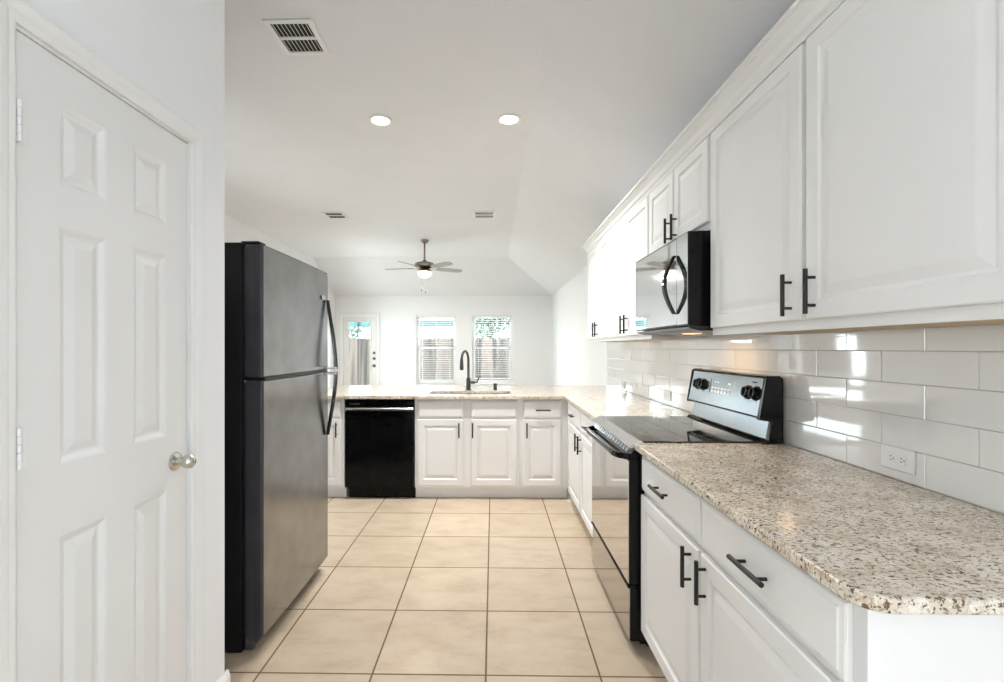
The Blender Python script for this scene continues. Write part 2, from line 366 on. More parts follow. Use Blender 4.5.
# casing
def casing(name, T, u0, u1, ztop, wd, label):
    prof = [(0, .0006), (0, .010), (.006, .012), (.016, .012), (.024, .016), (wd*.72, .020), (wd-.006, .020), (wd, .014), (wd, .0006)]
    b = MB(T)
    loops = []
    for (cu, cv, du, dv) in ((u0, 0, -1, 0), (u0, ztop, -1, 1), (u1, ztop, 1, 1), (u1, 0, 1, 0)):
        loops.append([(cu+du*p, w, cv+dv*p) for p, w in prof])
    b.rings(loops)
    struct(b.build(name, M['trim'], smooth=False), label, 'door casing')
casing('trim_1', lambda u, w, v: (XP+w, u, v), DY0-.006, DY1+.006, DZ+.006, .054, 'white moulded casing around the pantry door')
b = MB()
for (y0, y1) in ((DY0-.006, DY0+.0005), (DY1-.0005, DY1+.006)): b.box(XP-.109, XP+.0004, y0, y1, 0, DZ)
b.box(XP-.109, XP+.0004, DY0, DY1, DZ-.0005, DZ+.006)
b.box(XP-.06, XP-.0395, DY0, DY1, 0.0, DZ-.003)
struct(b.build('trim_2', M['trim']), 'white door jamb of the pantry', 'door jamb')

# ------------------------------------------------------------------ back door
bd = root('door_2', ((BD0+BD1)/2, YF, 0), 'white full glass back door with dark hardware on the far wall', 'door', kind='structure')
GX0, GX1, GZ0, GZ1 = -3.165, -2.675, .25, 1.915
b = MB(); y0, y1 = YF+.02, YF+.062
b.box(BD0+.004, GX0, y0, y1, .01, BDZ-.004); b.box(GX1, BD1-.004, y0, y1, .01, BDZ-.004); b.box(GX0, GX1, y0, y1, .01, GZ0); b.box(GX0, GX1, y0, y1, GZ1, BDZ-.004)
b.build('door_slab', M['trim'], bd)
b = MB()
for (a0, a1, c0, c1) in ((GX0-.012, GX0+.016, GZ0-.012, GZ1+.012), (GX1-.016, GX1+.012, GZ0-.012, GZ1+.012), (GX0, GX1, GZ0-.012, GZ0+.016), (GX0, GX1, GZ1-.016, GZ1+.012)):
    b.box(a0, a1, y0-.010, y0, c0, c1, .003)
b.build('glazing_frame', M['trim'], bd)
MB().box(GX0+.001, GX1-.001, y0+.015, y0+.021, GZ0+.001, GZ1-.001).build('glass_pane', M['glass'], bd)
for z, r in ((1.225, .024), (1.10, .026), (.945, .030)):
    MB().lathe([(0.001, 0), (r*1.1, 0), (r*1.1, -.012), (r*.55, -.018), (r*.55, -.03), (r, -.036), (r, -.05), (.001, -.054)], (-2.60, y0, z), 'y', 16, False).build('lock' if z > 1 else 'door_knob', M['bronze'], bd, smooth=True)
casing('trim_3', lambda u, w, v: (u, YF-w, v), BD0-.006, BD1+.006, BDZ+.006, .07, 'white moulded casing around the back door')

# ------------------------------------------------------------------ windows and blinds
for k, (x0, x1) in enumerate(WIN):
    side = ('beside the back door', 'to the right of the faucet')[k]
    w = root('window_%d' % (k+1), ((x0+x1)/2, YF, WZ0), 'white vinyl window ' + side + ' on the far wall', 'window', kind='structure')
    b = MB(); f0, f1 = YF+.07, YF+.13
    b.box(x0, x0+.035, f0, f1, WZ0, WZ1); b.box(x1-.035, x1, f0, f1, WZ0, WZ1); b.box(x0+.035, x1-.035, f0, f1, WZ0, WZ0+.035); b.box(x0+.035, x1-.035, f0, f1, WZ1-.035, WZ1)
    b.build('window_frame', M['vinyl'], w)
    zm = 1.32
    for nm, z0, z1, ya in (('upper_sash', zm-.01, WZ1-.036, f0+.032), ('lower_sash', WZ0+.036, zm+.028, f0+.004)):
        b = MB(); q0, q1 = x0+.036, x1-.036
        b.box(q0, q0+.03, ya, ya+.026, z0, z1); b.box(q1-.03, q1, ya, ya+.026, z0, z1); b.box(q0+.03, q1-.03, ya, ya+.026, z0, z0+.036); b.box(q0+.03, q1-.03, ya, ya+.026, z1-.036, z1)
        s_ = b.build(nm, M['vinyl'], w)
        MB().box(q0+.031, q1-.031, ya+.011, ya+.015, z0+.037, z1-.037).build('pane', M['glass'], s_)
    MB().box(x0-.035, x1+.035, YF-.035, YF+.069, WZ0-.022, WZ0-.0005, .004).build('window_sill', M['trim'], w)
    MB().box(x0-.02, x1+.02, YF-.014, YF-.0005, WZ0-.085, WZ0-.0225, .003).build('apron', M['trim'], w)
    bl = root('window_blind', ((x0+x1)/2, YF+.035, WZ1-.03), ('white slatted blind lowered fully, on the window nearest the back door', 'white slatted blind raised slightly off the sill, window right of the faucet')[k], 'blind', 'white blinds on the far windows')
    zb = WZ0+.012 if k == 0 else WZ0+.10
    MB().box(x0+.006, x1-.006, YF+.008, YF+.062, WZ1-.055, WZ1-.001, .003).build('headrail', M['blind'], bl)
    b = MB(); z = WZ1-.08
    tilt = -.05 if k == 0 else -.06
    while z > zb+.045:
        d = .024
        b.rings([[(x, YF+.035+sg*d, z+sg*d*tilt+t + .002*(1-sg*sg)) for sg, t in ((-1, 0), (0, .0), (1, 0), (1, .0026), (0, .0026), (-1, .0026))] for x in (x0+.010, x1-.010)])
        z -= .0475
    sl = b.build('slats', M['blind'], bl)
    MB().box(x0+.010, x1-.010, YF+.012, YF+.058, zb, zb+.018, .003).build('bottom_rail', M['blind'], bl)
    for fx in (.16, .5, .84):
        xx = x0+(x1-x0)*fx
        b = MB(); b.box(xx-.0015, xx+.0015, YF+.0085, YF+.0105, zb, WZ1-.055); b.box(xx-.0015, xx+.0015, YF+.0595, YF+.0615, zb, WZ1-.055); b.build('ladder_cord', M['blind'], bl)
    MB().tube([(x0+.06, YF+.004, WZ1-.06), (x0+.062, YF+.003, 1.36)], .004, 8).build('tilt_wand', M['blind'], bl)

for k, (a_, c_) in enumerate(LIV):  # side windows added out of view to brighten the living room
    w = root('window_%d' % (k+3), (XL, (a_+c_)/2, VZ0), 'added white daylight window of the living room, unseen behind the refrigerator', 'window', kind='structure')
    b = MB(); x0, x1 = XL-.10, XL-.05
    b.box(x0, x1, a_+.0005, a_+.035, VZ0+.0005, VZ1-.0005); b.box(x0, x1, c_-.035, c_-.0005, VZ0+.0005, VZ1-.0005)
    b.box(x0, x1, a_+.035, c_-.035, VZ0+.0005, VZ0+.036); b.box(x0, x1, a_+.035, c_-.035, VZ1-.036, VZ1-.0005); b.box(x0, x1, a_+.035, c_-.035, 1.43, 1.47)
    b.build('window_frame', M['vinyl'], w)
    MB().box(x0+.02, x0+.026, a_+.036, c_-.036, VZ0+.037, 1.429).build('pane', M['glass'], w)
    MB().box(x0+.02, x0+.026, a_+.036, c_-.036, 1.471, VZ1-.037).build('pane', M['glass'], w)

# ------------------------------------------------------------------ cabinets
DOORP = [(0, 0), (0, .015), (.004, .019), (.052, .019), (.058, .0125), (.066, .011), (.092, .0175), (.096, .018)]
DRAWP = [(0, 0), (0, .011), (.0035, .014), (.012, .0165), (.016, .019)]
def pull(parent, T, u, v, length, vertical):
    """bar pull standing off a front; w measured from the front's face (w=0)"""
    b = MB(); h = length/2; s_ = .028
    def L(a, w): return T(u, w, v+a) if vertical else T(u+a, w, v)
    for a in (-h*.62, h*.62): b.tube([L(a, .0005), L(a, s_)], .0045, 10)
    b.tube([L(-h, s_), L(h, s_)], .0064, 12)
    return b.build('pull_handle', M['blackpull'], parent, smooth=True)
def front(parent, T, u0, u1, v0, v1, kind, pu=None, pv=None, plen=.13, vertical=True):
    """one door or drawer front with its pull; T has w=0 at the face frame"""
    b = MB(T); b.nested(u0, u1, v0, v1, DOORP if kind == 'cabinet_door' else DRAWP, .0008)
    o = b.build(kind, M['cab'], parent)
    if pu is not None: pull(o, lambda u, w, v: T(u, w+.0198, v), pu, pv, plen, vertical)
    return o
# --- base run on the right: face frame X
XFB = 0.657
TR = lambda u, w, v: (XFB-w, u, v)
ZD0, ZD1, ZW0, ZW1, ZT = .110, .700, .719, .866, .883
def base_right(y0, y1, label, doors, drawers, plen):
    r = root('base_cabinet', (1.0, (y0+y1)/2, 0), label, 'cabinet', 'white base cabinets')
    MB().box(XFB, 1.275, y0, y1, .10, ZT, .001, 1).build('cabinet_body', M['cab'], r)
    MB().box(XFB+.065, 1.275, y0+.001, y1-.001, 0.001, .0995).build('toe_kick', M['cab'], r)
    for (a, c, hu) in doors: front(r, TR, a, c, ZD0, ZD1, 'cabinet_door', hu, .626, .13, True)
    for (a, c, m_) in drawers: front(r, TR, a, c, ZW0, ZW1, 'drawer_front', m_, .792, plen, False)
    return r
base_right(.830, 2.040, 'white two drawer, two door base cabinet under the foreground countertop with the rounded corner',
           [(.862, 1.450, 1.412), (1.467, 2.028, 1.516)], [(.862, 1.450, 1.145), (1.467, 2.028, 1.765)], .148)
base_right(2.832, 4.084, 'white base cabinet between the far side of the range and the peninsula corner',
           [(2.850, 3.425, 3.385), (3.455, 3.990, 3.495)], [(2.850, 3.425, 3.14), (3.455, 3.990, 3.725)], .13)
# --- peninsula
YFP = 4.104
TP = lambda u, w, v: (u, YFP-w, v)
def base_pen(name, x0, x1, label, fronts):
    r = root(name, ((x0+x1)/2, 4.4, 0), label, 'cabinet', 'white base cabinets')
    b = MB()
    if 'sink' in name:     # open topped so the basin hangs inside
        b.box(x0, x0+.018, YFP+.02, 4.74, .10, ZT); b.box(x1-.018, x1, YFP+.02, 4.74, .10, ZT); b.box(x0, x1, 4.722, 4.74, .10, ZT)
        b.box(x0, x1, YFP, YFP+.0199, .10, ZT, .0008, 1); b.box(x0+.018, x1-.018, YFP+.02, 4.722, .10, .118)
    else: b.box(x0, x1, YFP, 4.74, .10, ZT, .001, 1)
    b.build('cabinet_body', M['cab'], r)
    MB().box(x0, x1, YFP+.048, 4.70, 0.001, .0995).build('toe_kick', M['cab'], r)
    for (k, a, c, hu) in fronts:
        if k == 'door': front(r, TP, a, c, ZD0+.016, ZD1+.004, 'cabinet_door', hu, .613, .13, True)
        elif k == 'drawer': front(r, TP, a, c, ZW0, ZW1, 'drawer_front', hu, .790, .13, False)
        else: front(r, TP, a, c, ZW0, ZW1, 'false_drawer_front')
base_pen('sink_base_cabinet', -.690, .2335, 'white sink base cabinet below the faucet, two doors and two plain false drawers',
         [('false', -.663, -.264, None), ('false', -.196, .206, None), ('door', -.663, -.264, -.299), ('door', -.196, .206, -.18)])
base_pen('base_cabinet', .234, .6565, 'narrow white base cabinet with one drawer and one door at the peninsula corner',
         [('drawer', .263, .593, .434), ('door', .263, .593, .293)])
base_pen('base_cabinet', -1.735, -1.312, 'white base cabinet left of the dishwasher, mostly behind the refrigerator',
         [('false', -1.712, -1.345, None), ('door', -1.712, -1.345, -1.375)])

# --- upper run
XFU = 0.950
TU = lambda u, w, v: (XFU-w, u, v)
UZ0, UZ1 = 1.386, 2.285
def upper(name, y0, y1, z0, doors, hz, label):
    r = root(name, (1.1, (y0+y1)/2, z0), label, 'cabinet', 'white wall cabinets')
    b = MB()
    lip = .028
    b.box(XFU, XFU+.019, y0, y1, z0, UZ1)                                    # face frame hangs a little below the box
    b.box(XFU+.0195, 1.283, y0, y0+.0155, z0+.001, UZ1); b.box(XFU+.0195, 1.283, y1-.0155, y1, z0+.001, UZ1)
    b.box(XFU+.0195, 1.283, y0+.016, y1-.016, UZ1-.016, UZ1); b.box(1.272, 1.283, y0+.016, y1-.016, z0+lip, UZ1-.017)
    b.build('cabinet_body', M['cab'], r)
    bt = MB().box(XFU+.0195, 1.2715, y0+.016, y1-.016, z0+.004, z0+lip-.004).build('cabinet_bottom', M['rawwood'], r)
    tag(bt, 'bare wood underside of the cabinet')
    for (a, c, hu) in doors: front(r, TU, a, c, z0+.030, 2.252, 'cabinet_door', hu, hz, .13, True)
    return r
upper('wall_cabinet', .800, 2.036, UZ0, [(.822, 1.408, 1.366), (1.430, 2.018, 1.473)], 1.495, 'large white wall cabinet with two tall doors nearest the viewer, right of the microwave')
upper('wall_cabinet', 2.0375, 2.8165, 1.852, [(2.046, 2.418, 2.385), (2.436, 2.808, 2.470)], 1.945, 'short white wall cabinet directly above the microwave')
upper('wall_cabinet', 2.818, 3.772, UZ0, [(2.832, 3.281, 3.245), (3.301, 3.752, 3.337)], 1.495, 'white two door wall cabinet just left of the microwave')
upper('wall_cabinet', 3.7735, 4.640, UZ0, [(3.790, 4.205, 4.170), (4.225, 4.622, 4.260)], 1.495, 'white two door wall cabinet at the far end of the upper row')
# crown moulding mitred round the far end
prof = [(0.0, 2.262), (.010, 2.262), (.014, 2.278), (.022, 2.286), (.030, 2.305), (.048, 2.325), (.050, 2.334), (.062, 2.338), (.062, 2.350), (0.0, 2.350)]
loops = [[(XFU-.0005-p, .740, z) for p, z in prof], [(XFU-.0005-p, 4.6405+p, z) for p, z in prof], [(1.284, 4.6405+p, z) for p, z in prof]]
tag(MB().rings(loops).build('crown_moulding', M['trim']), 'white stepped crown moulding along the tops of the wall cabinets', 'moulding')

# ------------------------------------------------------------------ countertops
ZK0, ZK1 = .8845, .914
def slab_cells(xs, ys, fill, bev):
    b = MB(); nx, ny = len(xs)-1, len(ys)-1
    F_ = lambda i, j: 0 <= i < nx and 0 <= j < ny and fill(i, j)
    for i in range(nx):
        for j in range(ny):
            if not F_(i, j): continue
            x0, x1, y0, y1 = xs[i], xs[i+1], ys[j], ys[j+1]
            for z in (ZK0, ZK1): b.face([(x0, y0, z), (x1, y0, z), (x1, y1, z), (x0, y1, z)])
            for (di, dj, p, q) in ((-1, 0, (x0, y0), (x0, y1)), (1, 0, (x1, y0), (x1, y1)), (0, -1, (x0, y0), (x1, y0)), (0, 1, (x0, y1), (x1, y1))):
                if not F_(i+di, j+dj): b.face([(*p, ZK0), (*q, ZK0), (*q, ZK1), (*p, ZK1)])
    bmesh.ops.remove_doubles(b.bm, verts=b.bm.verts, dist=1e-5)
    bmesh.ops.recalc_face_normals(b.bm, faces=b.bm.faces)
    ed = [e for e in b.bm.edges if len(e.link_faces) == 2 and e.calc_face_angle() > 1.0]
    bmesh.ops.bevel(b.bm, geom=ed, offset=bev, segments=3, profile=0.5, affect='EDGES')
    return b
SX0, SX1, SY0, SY1 = -.60, .165, 4.215, 4.575
o = slab_cells([-1.76, SX0, SX1, .617, 1.2835], [2.822, 4.062, SY0, SY1, 5.20], lambda i, j: (j >= 1 or i == 3) and not (i == 1 and j == 2), .004).build('granite_countertop', M['granite'], smooth=True)
tag(o, 'L shaped speckled granite countertop on the sink peninsula, running up to the range', 'countertop')
b = MB(); R_ = .06; x0, x1, y0, y1 = .617, 1.2835, .790, 2.048
poly = [(x1, y0), (x1, y1), (x0, y1)]+[(x0+R_-R_*math.cos(t), y0+R_-R_*math.sin(t)) for t in [PI/2*k/10 for k in range(11)]]
b.prism(poly, 'z', ZK0, ZK1)
bmesh.ops.recalc_face_normals(b.bm, faces=b.bm.faces)
ed = [e for e in b.bm.edges if abs(e.verts[0].co.z-e.verts[1].co.z) < 1e-4]
bmesh.ops.bevel(b.bm, geom=ed, offset=.006, segments=3, profile=0.5, affect='EDGES')
tag(b.build('granite_countertop', M['granite'], smooth=True), 'speckled granite countertop with rounded corner in the near right foreground', 'countertop')

# ------------------------------------------------------------------ backsplash
b = MB()
PH, TW, TH, Z0 = 1.403, .3075, .1016, .9155
for r_ in range(5):
    z0 = Z0+TH*r_+.001; z1 = min(Z0+TH*(r_+1)-.001, 1.4085)
    ph = PH if r_ % 2 == 0 else PH-TW/2
    y = ph-TW*3
    while y < 5.27:
        a, c = max(y+.001, .795), min(y+TW-.001, 5.27)
        if c-a > .02:
            t1, t2 = random.uniform(-1, 1)*.0009, random.uniform(-1, 1)*.0005
            P = [(1.2768-t1-t2, a, z0), (1.2768+t1-t2, c, z0), (1.2768+t1+t2, c, z1), (1.2768-t1+t2, a, z1)]
            e = .0016
            S = lambda d, x: [(P[0][0]+x, a+d, z0+d), (P[1][0]+x, c-d, z0+d), (P[2][0]+x, c-d, z1-d), (P[3][0]+x, a+d, z1-d)]
            b.rings([[(1.2835, *p[1:]) for p in S(0, 0)], S(0, .0010), S(e*.5, .0002), S(e, 0)], False, True)
        y += TW
bs = b.build('tile_backsplash', M['walltile'])
tag(bs, 'glossy white subway tile backsplash between countertop and wall cabinets', 'backsplash')
MB().box(1.2805, 1.2843, .795, 5.272, .9155, 1.410).build('grout', M['grout'], bs)

# ------------------------------------------------------------------ outlets and switch
def outlet(yc, zc, label):
    r = root('wall_outlet', (1.2755, yc, zc), label, 'outlet', 'white outlets in the backsplash')
    T = lambda u, w, v: (1.2752-w, yc+u, zc+v)
    b = MB(T); b.nested(-.060, .060, -.0365, .0365, [(0, 0), (0, .003), (.003, .006)]); b.build('cover_plate', M['plastic'], r)
    b = MB(T); b.box(-.034, .034, .0062, .0082, -.0165, .0165, .001); b.build('receptacle', M['plastic'], r)
    for s_ in (-1, 1):
        b = MB(T)
        b.box(s_*.019-.006, s_*.019+.003, .0083, .0087, .0045, .0065); b.box(s_*.019-.006, s_*.019+.003, .0083, .0087, -.0065, -.0045)
        b.box(s_*.019-.0135, s_*.019-.0095, .0083, .0087, -.002, .002)
        b.build('socket_slots', M['hole'], r)
outlet(1.492, .982, 'white horizontal outlet in the tile above the near granite countertop')
outlet(3.43, .985, 'white horizontal outlet in the tile just beyond the range')
outlet(4.60, .972, 'white horizontal outlet in the tile near the peninsula corner')
sw = root('light_switch', (-2.337, YF-.001, 1.345), 'white double light switch between the back door and the window', 'light switch')
T = lambda u, w, v: (-2.337+u, YF-.0008-w, 1.345+v)
b = MB(T); b.nested(-.058, .058, -.058, .058, [(0, 0), (0, .003), (.004, .006)]); b.build('cover_plate', M['plastic'], sw)
for u in (-.024, .024):
    b = MB(T); b.box(u-.016, u+.016, .0062, .010, -.033, .033, .001); b.build('rocker', M['plastic'], sw)

# ------------------------------------------------------------------ refrigerator
FY0, FY1 = 2.006, 2.815
fr = root('refrigerator', (-1.4, (FY0+FY1)/2, 0), 'black top freezer refrigerator with curved handles beside the pantry', 'refrigerator')
MB().box(-1.79, -1.090, FY0, FY1, .007, 1.790, .006).build('cabinet_body', M['fridgeside'], fr, smooth=True)
def fridge_door(nm, z0, z1):
    x0, x1 = -1.074, -.992
    n = 8; r1 = .014; poly = [(x0, FY0+.004), (x0, FY1-.004)]
    # cushioned front: soft rounded vertical edges and a shallow bow
    pts = []
    for k in range(n+1):
        t = PI/2*k/n; pts.append((x1-.006-r1+r1*math.sin(PI/2-t), FY1-.002-r1+r1*math.sin(t)))
    pts = pts[::-1]
    front_ = [(x1-.006+.006*(1-(2*s_-1)**2), FY1-.002-r1-(FY1-FY0-.004-2*r1)*s_) for s_ in [k/12 for k in range(1, 12)]]
    pts2 = [(p[0], FY0+FY1-p[1]) for p in pts[::-1]]
    poly = [(x0, FY0+.002), (x0, FY1-.002)]+pts+front_+pts2
    b = MB(); b.prism(poly, 'z', z0, z1)
    bmesh.ops.recalc_face_normals(b.bm, faces=b.bm.faces)
    ed = [e for e in b.bm.edges if abs(e.verts[0].co.z-e.verts[1].co.z) < 1e-4]
    bmesh.ops.bevel(b.bm, geom=ed, offset=.005, segments=2, profile=0.5, affect='EDGES')
    d_ = b.build(nm, M['fridge'], fr, smooth=True)
    d_.data.materials.append(M['fridgeedge'])        # darker material on the faces turned away from the front
    for p in d_.data.polygons:
        if p.normal.x < .93: p.material_index = 1
    MB().box(-1.0885, -1.0745, FY0+.012, FY1-.012, z0+.01, z1-.01).build('gasket', M['blacksatin'], d_)
    MB().box(x0+.004, x0+.040, FY0-.0015, FY0+.0015, z0+.006, z1-.006, .0008).build('edge_strip', M['fridgeedge'], d_)
    return d_
ZS = 1.196
fz = fridge_door('freezer_door', ZS+.006, 1.782)
fd = fridge_door('fresh_food_door', .075, ZS-.006)
HY = 2.768
def fhandle(parent, zs, ze):
    """flat bowed handle: flush with the door at zs, furthest out at the seam end ze"""
    b = MB(); path = []; th = []
    for k in range(17):
        s_ = k/16; z = zs+(ze-zs)*s_
        path.append((-.9915+.046*math.sin(s_*PI/2)**1.15, HY+.012*(s_), z)); th.append((1, 0, 0))
    loops = []
    for k, p in enumerate(path):
        hw = .012+.010*math.sin(min(1, k/10)*PI/2); x, y, z = p
        loops.append([(x-.001, y-hw, z), (x+.010, y-hw*.8, z), (x+.015, y, z), (x+.010, y+hw*.8, z), (x-.001, y+hw, z)])
    b.rings(loops)
    h_ = b.build('handle', M['blackgloss'], parent, smooth=True)
    sg = 1 if zs > ze else -1
    b = MB(); b.box(-.9912, -.9335, HY-.012, HY+.026, min(ze, ze+sg*.016), max(ze, ze+sg*.016), .003); tag(b.build('handle_bracket', M['steel'], h_, smooth=True), 'bright steel end of the handle')
fhandle(fz, 1.615, ZS+.008); fhandle(fd, .815, ZS-.008)
MB().box(-.990, -.9868, HY-.085, HY-.035, 1.613, 1.637, .001).build('badge', M['steel'], fz)
MB().box(-1.088, -.996, FY0+.02, FY1-.02, ZS-.0055, ZS+.0055).build('seam_trim', M['blackgloss'], fr)
b = MB(); b.box(-1.10, -1.02, FY0+.012, FY0+.075, 1.7905, 1.798, .003); b.build('hinge_cover', M['fridgeedge'], fr)
b = MB(); b.box(-1.085, -1.03, FY0+.010, FY0+.06, ZS-.0195, ZS-.0065, .001); b.build('center_hinge', M['steel'], fr)
b = MB(); b.box(-1.085, -1.055, FY0+.02, FY1-.02, .012, .068)
for k in range(24): b.box(-1.0545, -1.051, FY0+.05+.03*k, FY0+.068+.03*k, .022, .060)
b.build('base_grille', M['dust'], fr)
for y in (FY0+.05, FY1-.05): MB().lathe([(.014, 0.0005), (.014, .010), (.008, .0118)], (-1.07, y, 0), 'z', 12).build('foot', M['dust'], fr)

# ------------------------------------------------------------------ dishwasher
dw = root('dishwasher', (-1.0, 4.3, 0), 'glossy black built in dishwasher in the peninsula, left of the sink doors', 'dishwasher')
DX0, DX1 = -1.302, -.698
MB().box(DX0+.008, DX1-.008, 4.125, 4.70, .10, .872).build('tub', M['blacksatin'], dw)
MB().box(DX0, DX1, 4.083, 4.124, .105, .772, .004).build('door', M['dwblack'], dw, smooth=True)
cp = MB().box(DX0, DX1, 4.080, 4.124, .812, .872, .004).build('control_panel', M['dwblack'], dw, smooth=True)
b = MB()
for k in range(5): b.box(-1.262+.019*k, -1.250+.019*k, 4.0793, 4.0799, .834, .846)
b.build('control_buttons', M['markgrey'], cp)
b = MB(); n = 20; loops = []
for k in range(n+1):
    s_ = k/n; x = DX0+.004+(DX1-DX0-.008)*s_; out = .020+.010*math.sin(PI*s_)
    loops.append([(x, 4.118, .786), (x, 4.10-out, .786), (x, 4.094-out, .792), (x, 4.094-out, .800), (x, 4.10-out, .806), (x, 4.118, .806)])
b.rings(loops); b.build('handle', M['steel'], dw, smooth=True)
MB().box(DX0+.003, DX1-.003, 4.10, 4.124, .773, .811).build('handle_recess', M['blacksatin'], dw)
MB().box(DX0+.018, DX1+.006, 4.142, 4.20, .0008, .098, .003).build('kick_plate', M['dwblack'], dw)

# ------------------------------------------------------------------ range
RY0, RY1 = 2.054, 2.816
rg = root('electric_range', (.95, (RY0+RY1)/2, 0), 'black freestanding electric range with steel control panel and glass cooktop', 'range')
MB().box(.643, 1.262, RY0, RY1, .035, .890, .003).build('body', M['blackside'], rg)
dr = MB().box(.6005, .6425, RY0+.001, RY1-.001, .046, .277, .003).build('storage_drawer', M['blackside'], rg, smooth=True)
MB().box(.5965, .600, RY0+.003, RY1-.003, .048, .276, .001).build('drawer_front', M['drawermirror'], dr)
b = MB(); b.prism([(.6425, .2785), (.592, .2785), (.588, .282), (.588, .286), (.592, .290), (.6425, .290)], 'y', RY0+.001, RY1-.001); b.build('drawer_lip', M['blackgloss'], dr)
od = MB().box(.598, .6425, RY0+.001, RY1-.001, .294, .842, .003).build('oven_door', M['blackside'], rg, smooth=True)
MB().box(.592, .5975, RY0+.006, RY1-.006, .297, .836, .002).build('window', M['ovenglass'], od, smooth=True)
# handle: wide bowed bar with curved ends
b = MB(); n = 24; loops = []
for k in range(n+1):
    s_ = k/n; y = RY0+.006+(RY1-RY0-.012)*s_; e = min(s_, 1-s_)
    out = .052*min(1, (e/.10))**.5 if e > 0 else 0
    x = .590-out; hh = .012
    loops.append([(x+.018, y, .838), (x+.004, y, .840), (x, y, .848), (x, y, .858), (x+.006, y, .866), (x+.018, y, .866)])
b.rings(loops); b.build('handle', M['blackgloss'], od, smooth=True)
# vent strip between door and cooktop
v_ = MB(); v_.prism([(.6425, .846), (.600, .846), (.600, .862), (.618, .888), (.6425, .888)], 'y', RY0+.001, RY1-.001); vt = v_.build('vent_strip', M['blackgloss'], rg)
b = MB()
for i in range(4):
    for k in range(14):
        y = RY0+.06+.0465*k; x = .5995+.018*(.12+.17*i); z = .862+.026*(.12+.17*i)
        b.face([(x-.0008, y, z), (x-.0008, y+.032, z), (x+.0018-.0008, y+.032, z+.0026), (x+.0018-.0008, y, z+.0026)])
b.build('vent_slots', M['panelsteel'], vt)
b = MB(); b.prism([(.600, .893), (.606, .893), (1.17, .893), (1.17, .916), (.660, .916), (.646, .924), (.640, .924), (.602, .902)], 'y', RY0-.002, RY1+.002)
ct = b.build('cooktop_frame', M['steel'], rg)  # pale metal stands in for the white wall reflected in a black edge
MB().box(.648, 1.172, RY0+.002, RY1-.002, .9165, .9235, .002).build('cooktop_glass', M['blackglass'], rg, smooth=True)
for (x, y, r) in ((.77, 2.245, .098), (.77, 2.625, .078), (1.03, 2.245, .078), (1.03, 2.625, .098)):
    b = MB()
    L0 = [(x+r*math.cos(t), y+r*math.sin(t), .9238) for t in [2*PI*k/40 for k in range(40)]]
    L1 = [(x+(r-.003)*math.cos(t), y+(r-.003)*math.sin(t), .9238) for t in [2*PI*k/40 for k in range(40)]]
    b.rings([L0, L1], False, False); b.build('burner_ring', M['markgrey'], rg)
# backguard
bgd = MB(); bgd.prism([(1.205, .9165), (1.262, .9165), (1.262, 1.195), (1.250, 1.206), (1.205, 1.206), (1.196, 1.198), (1.215, 1.03)], 'y', RY0+.002, RY1-.002)
bg_ = bgd.build('backguard', M['blacksatin'], rg)
b = MB(); b.prism([(1.188, .930), (1.2045, .926), (1.2145, 1.028), (1.206, 1.028)], 'y', RY0+.006, RY1-.003); b.build('riser_panel', M['panelsteel'], bg_)
b = MB(); b.prism([(1.155, .917), (1.204, .917), (1.204, .925), (1.182, .936), (1.170, .936), (1.155, .925)], 'y', RY0+.01, RY1-.01); b.build('rear_trim', M['blackgloss'], bg_, smooth=True)
# control panel, tilted
PX0, PX1, PZ0, PZ1 = 1.163, 1.1935, 1.030, 1.196
b = MB(); b.prism([(PX0, PZ0), (PX0+.014, PZ0-.004), (PX1+.012, PZ1), (PX1, PZ1)], 'y', RY0+.020, RY1-.012); cp = b.build('control_panel', M['panelsteel'], bg_)
b = MB(); b.prism([(PX0-.004, PZ0-.008), (PX0+.03, PZ0-.012), (PX0+.03, PZ0-.0042), (PX0-.002, PZ0-.0005)], 'y', RY0+.020, RY1-.012); b.build('panel_lip', M['blackgloss'], bg_)
b = MB(); b.prism([(PX1-.003, PZ1+.0005), (1.204, PZ1+.0005), (1.204, 1.2055), (PX1+.004, 1.2055)], 'y', RY0+.020, RY1-.012); b.build('top_rail', M['blackgloss'], bg_)
for (a, c) in ((RY0-.003, RY0+.0195), (RY1-.0115, RY1+.001)):
    # shoulder of the panel only; below it the cap steps back behind the riser
    b = MB(); b.prism([(PX0-.006, PZ0-.014), (1.213, PZ0-.022), (1.207, .9245), (1.262, .9245), (1.262, 1.195), (1.249, 1.209), (PX1+.006, 1.209), (PX1-.006, 1.199)], 'y', a, c)
    bmesh.ops.recalc_face_normals(b.bm, faces=b.bm.faces)
    bmesh.ops.bevel(b.bm, geom=[e for e in b.bm.edges], offset=.003, segments=2, profile=0.5, affect='EDGES')
    b.build('end_cap', M['blackgloss'], bg_, smooth=True)
ax = Vector((PX1-PX0, 0, PZ1-PZ0)).normalized(); nrm = Vector((-ax.z, 0, ax.x))
def on_panel(y, t, w):
    p = Vector((PX0, y, PZ0))+ax*t+nrm*w; return (p.x, p.y, p.z)
for y in (2.118, 2.182, 2.640, 2.704):
    b = MB(); loops = []
    for r, w in ((.034, .0005), (.034, .004), (.027, .006), (.025, .022), (.021, .025)):
        loops.append([tuple(Vector(on_panel(y, .098, w))+Vector((0, 1, 0))*r*math.cos(t)+ax*r*math.sin(t)) for t in [2*PI*k/22 for k in range(22)]])
    b.rings(loops); k_ = b.build('knob', M['blackgloss'], cp, smooth=True)
    b = MB()
    b.rings([[on_panel(y-.003, .080, w), on_panel(y+.003, .080, w), on_panel(y+.003, .116, w), on_panel(y-.003, .116, w)] for w in (.0252, .032)])
    b.build('grip', M['blackgloss'], k_)
b = MB()
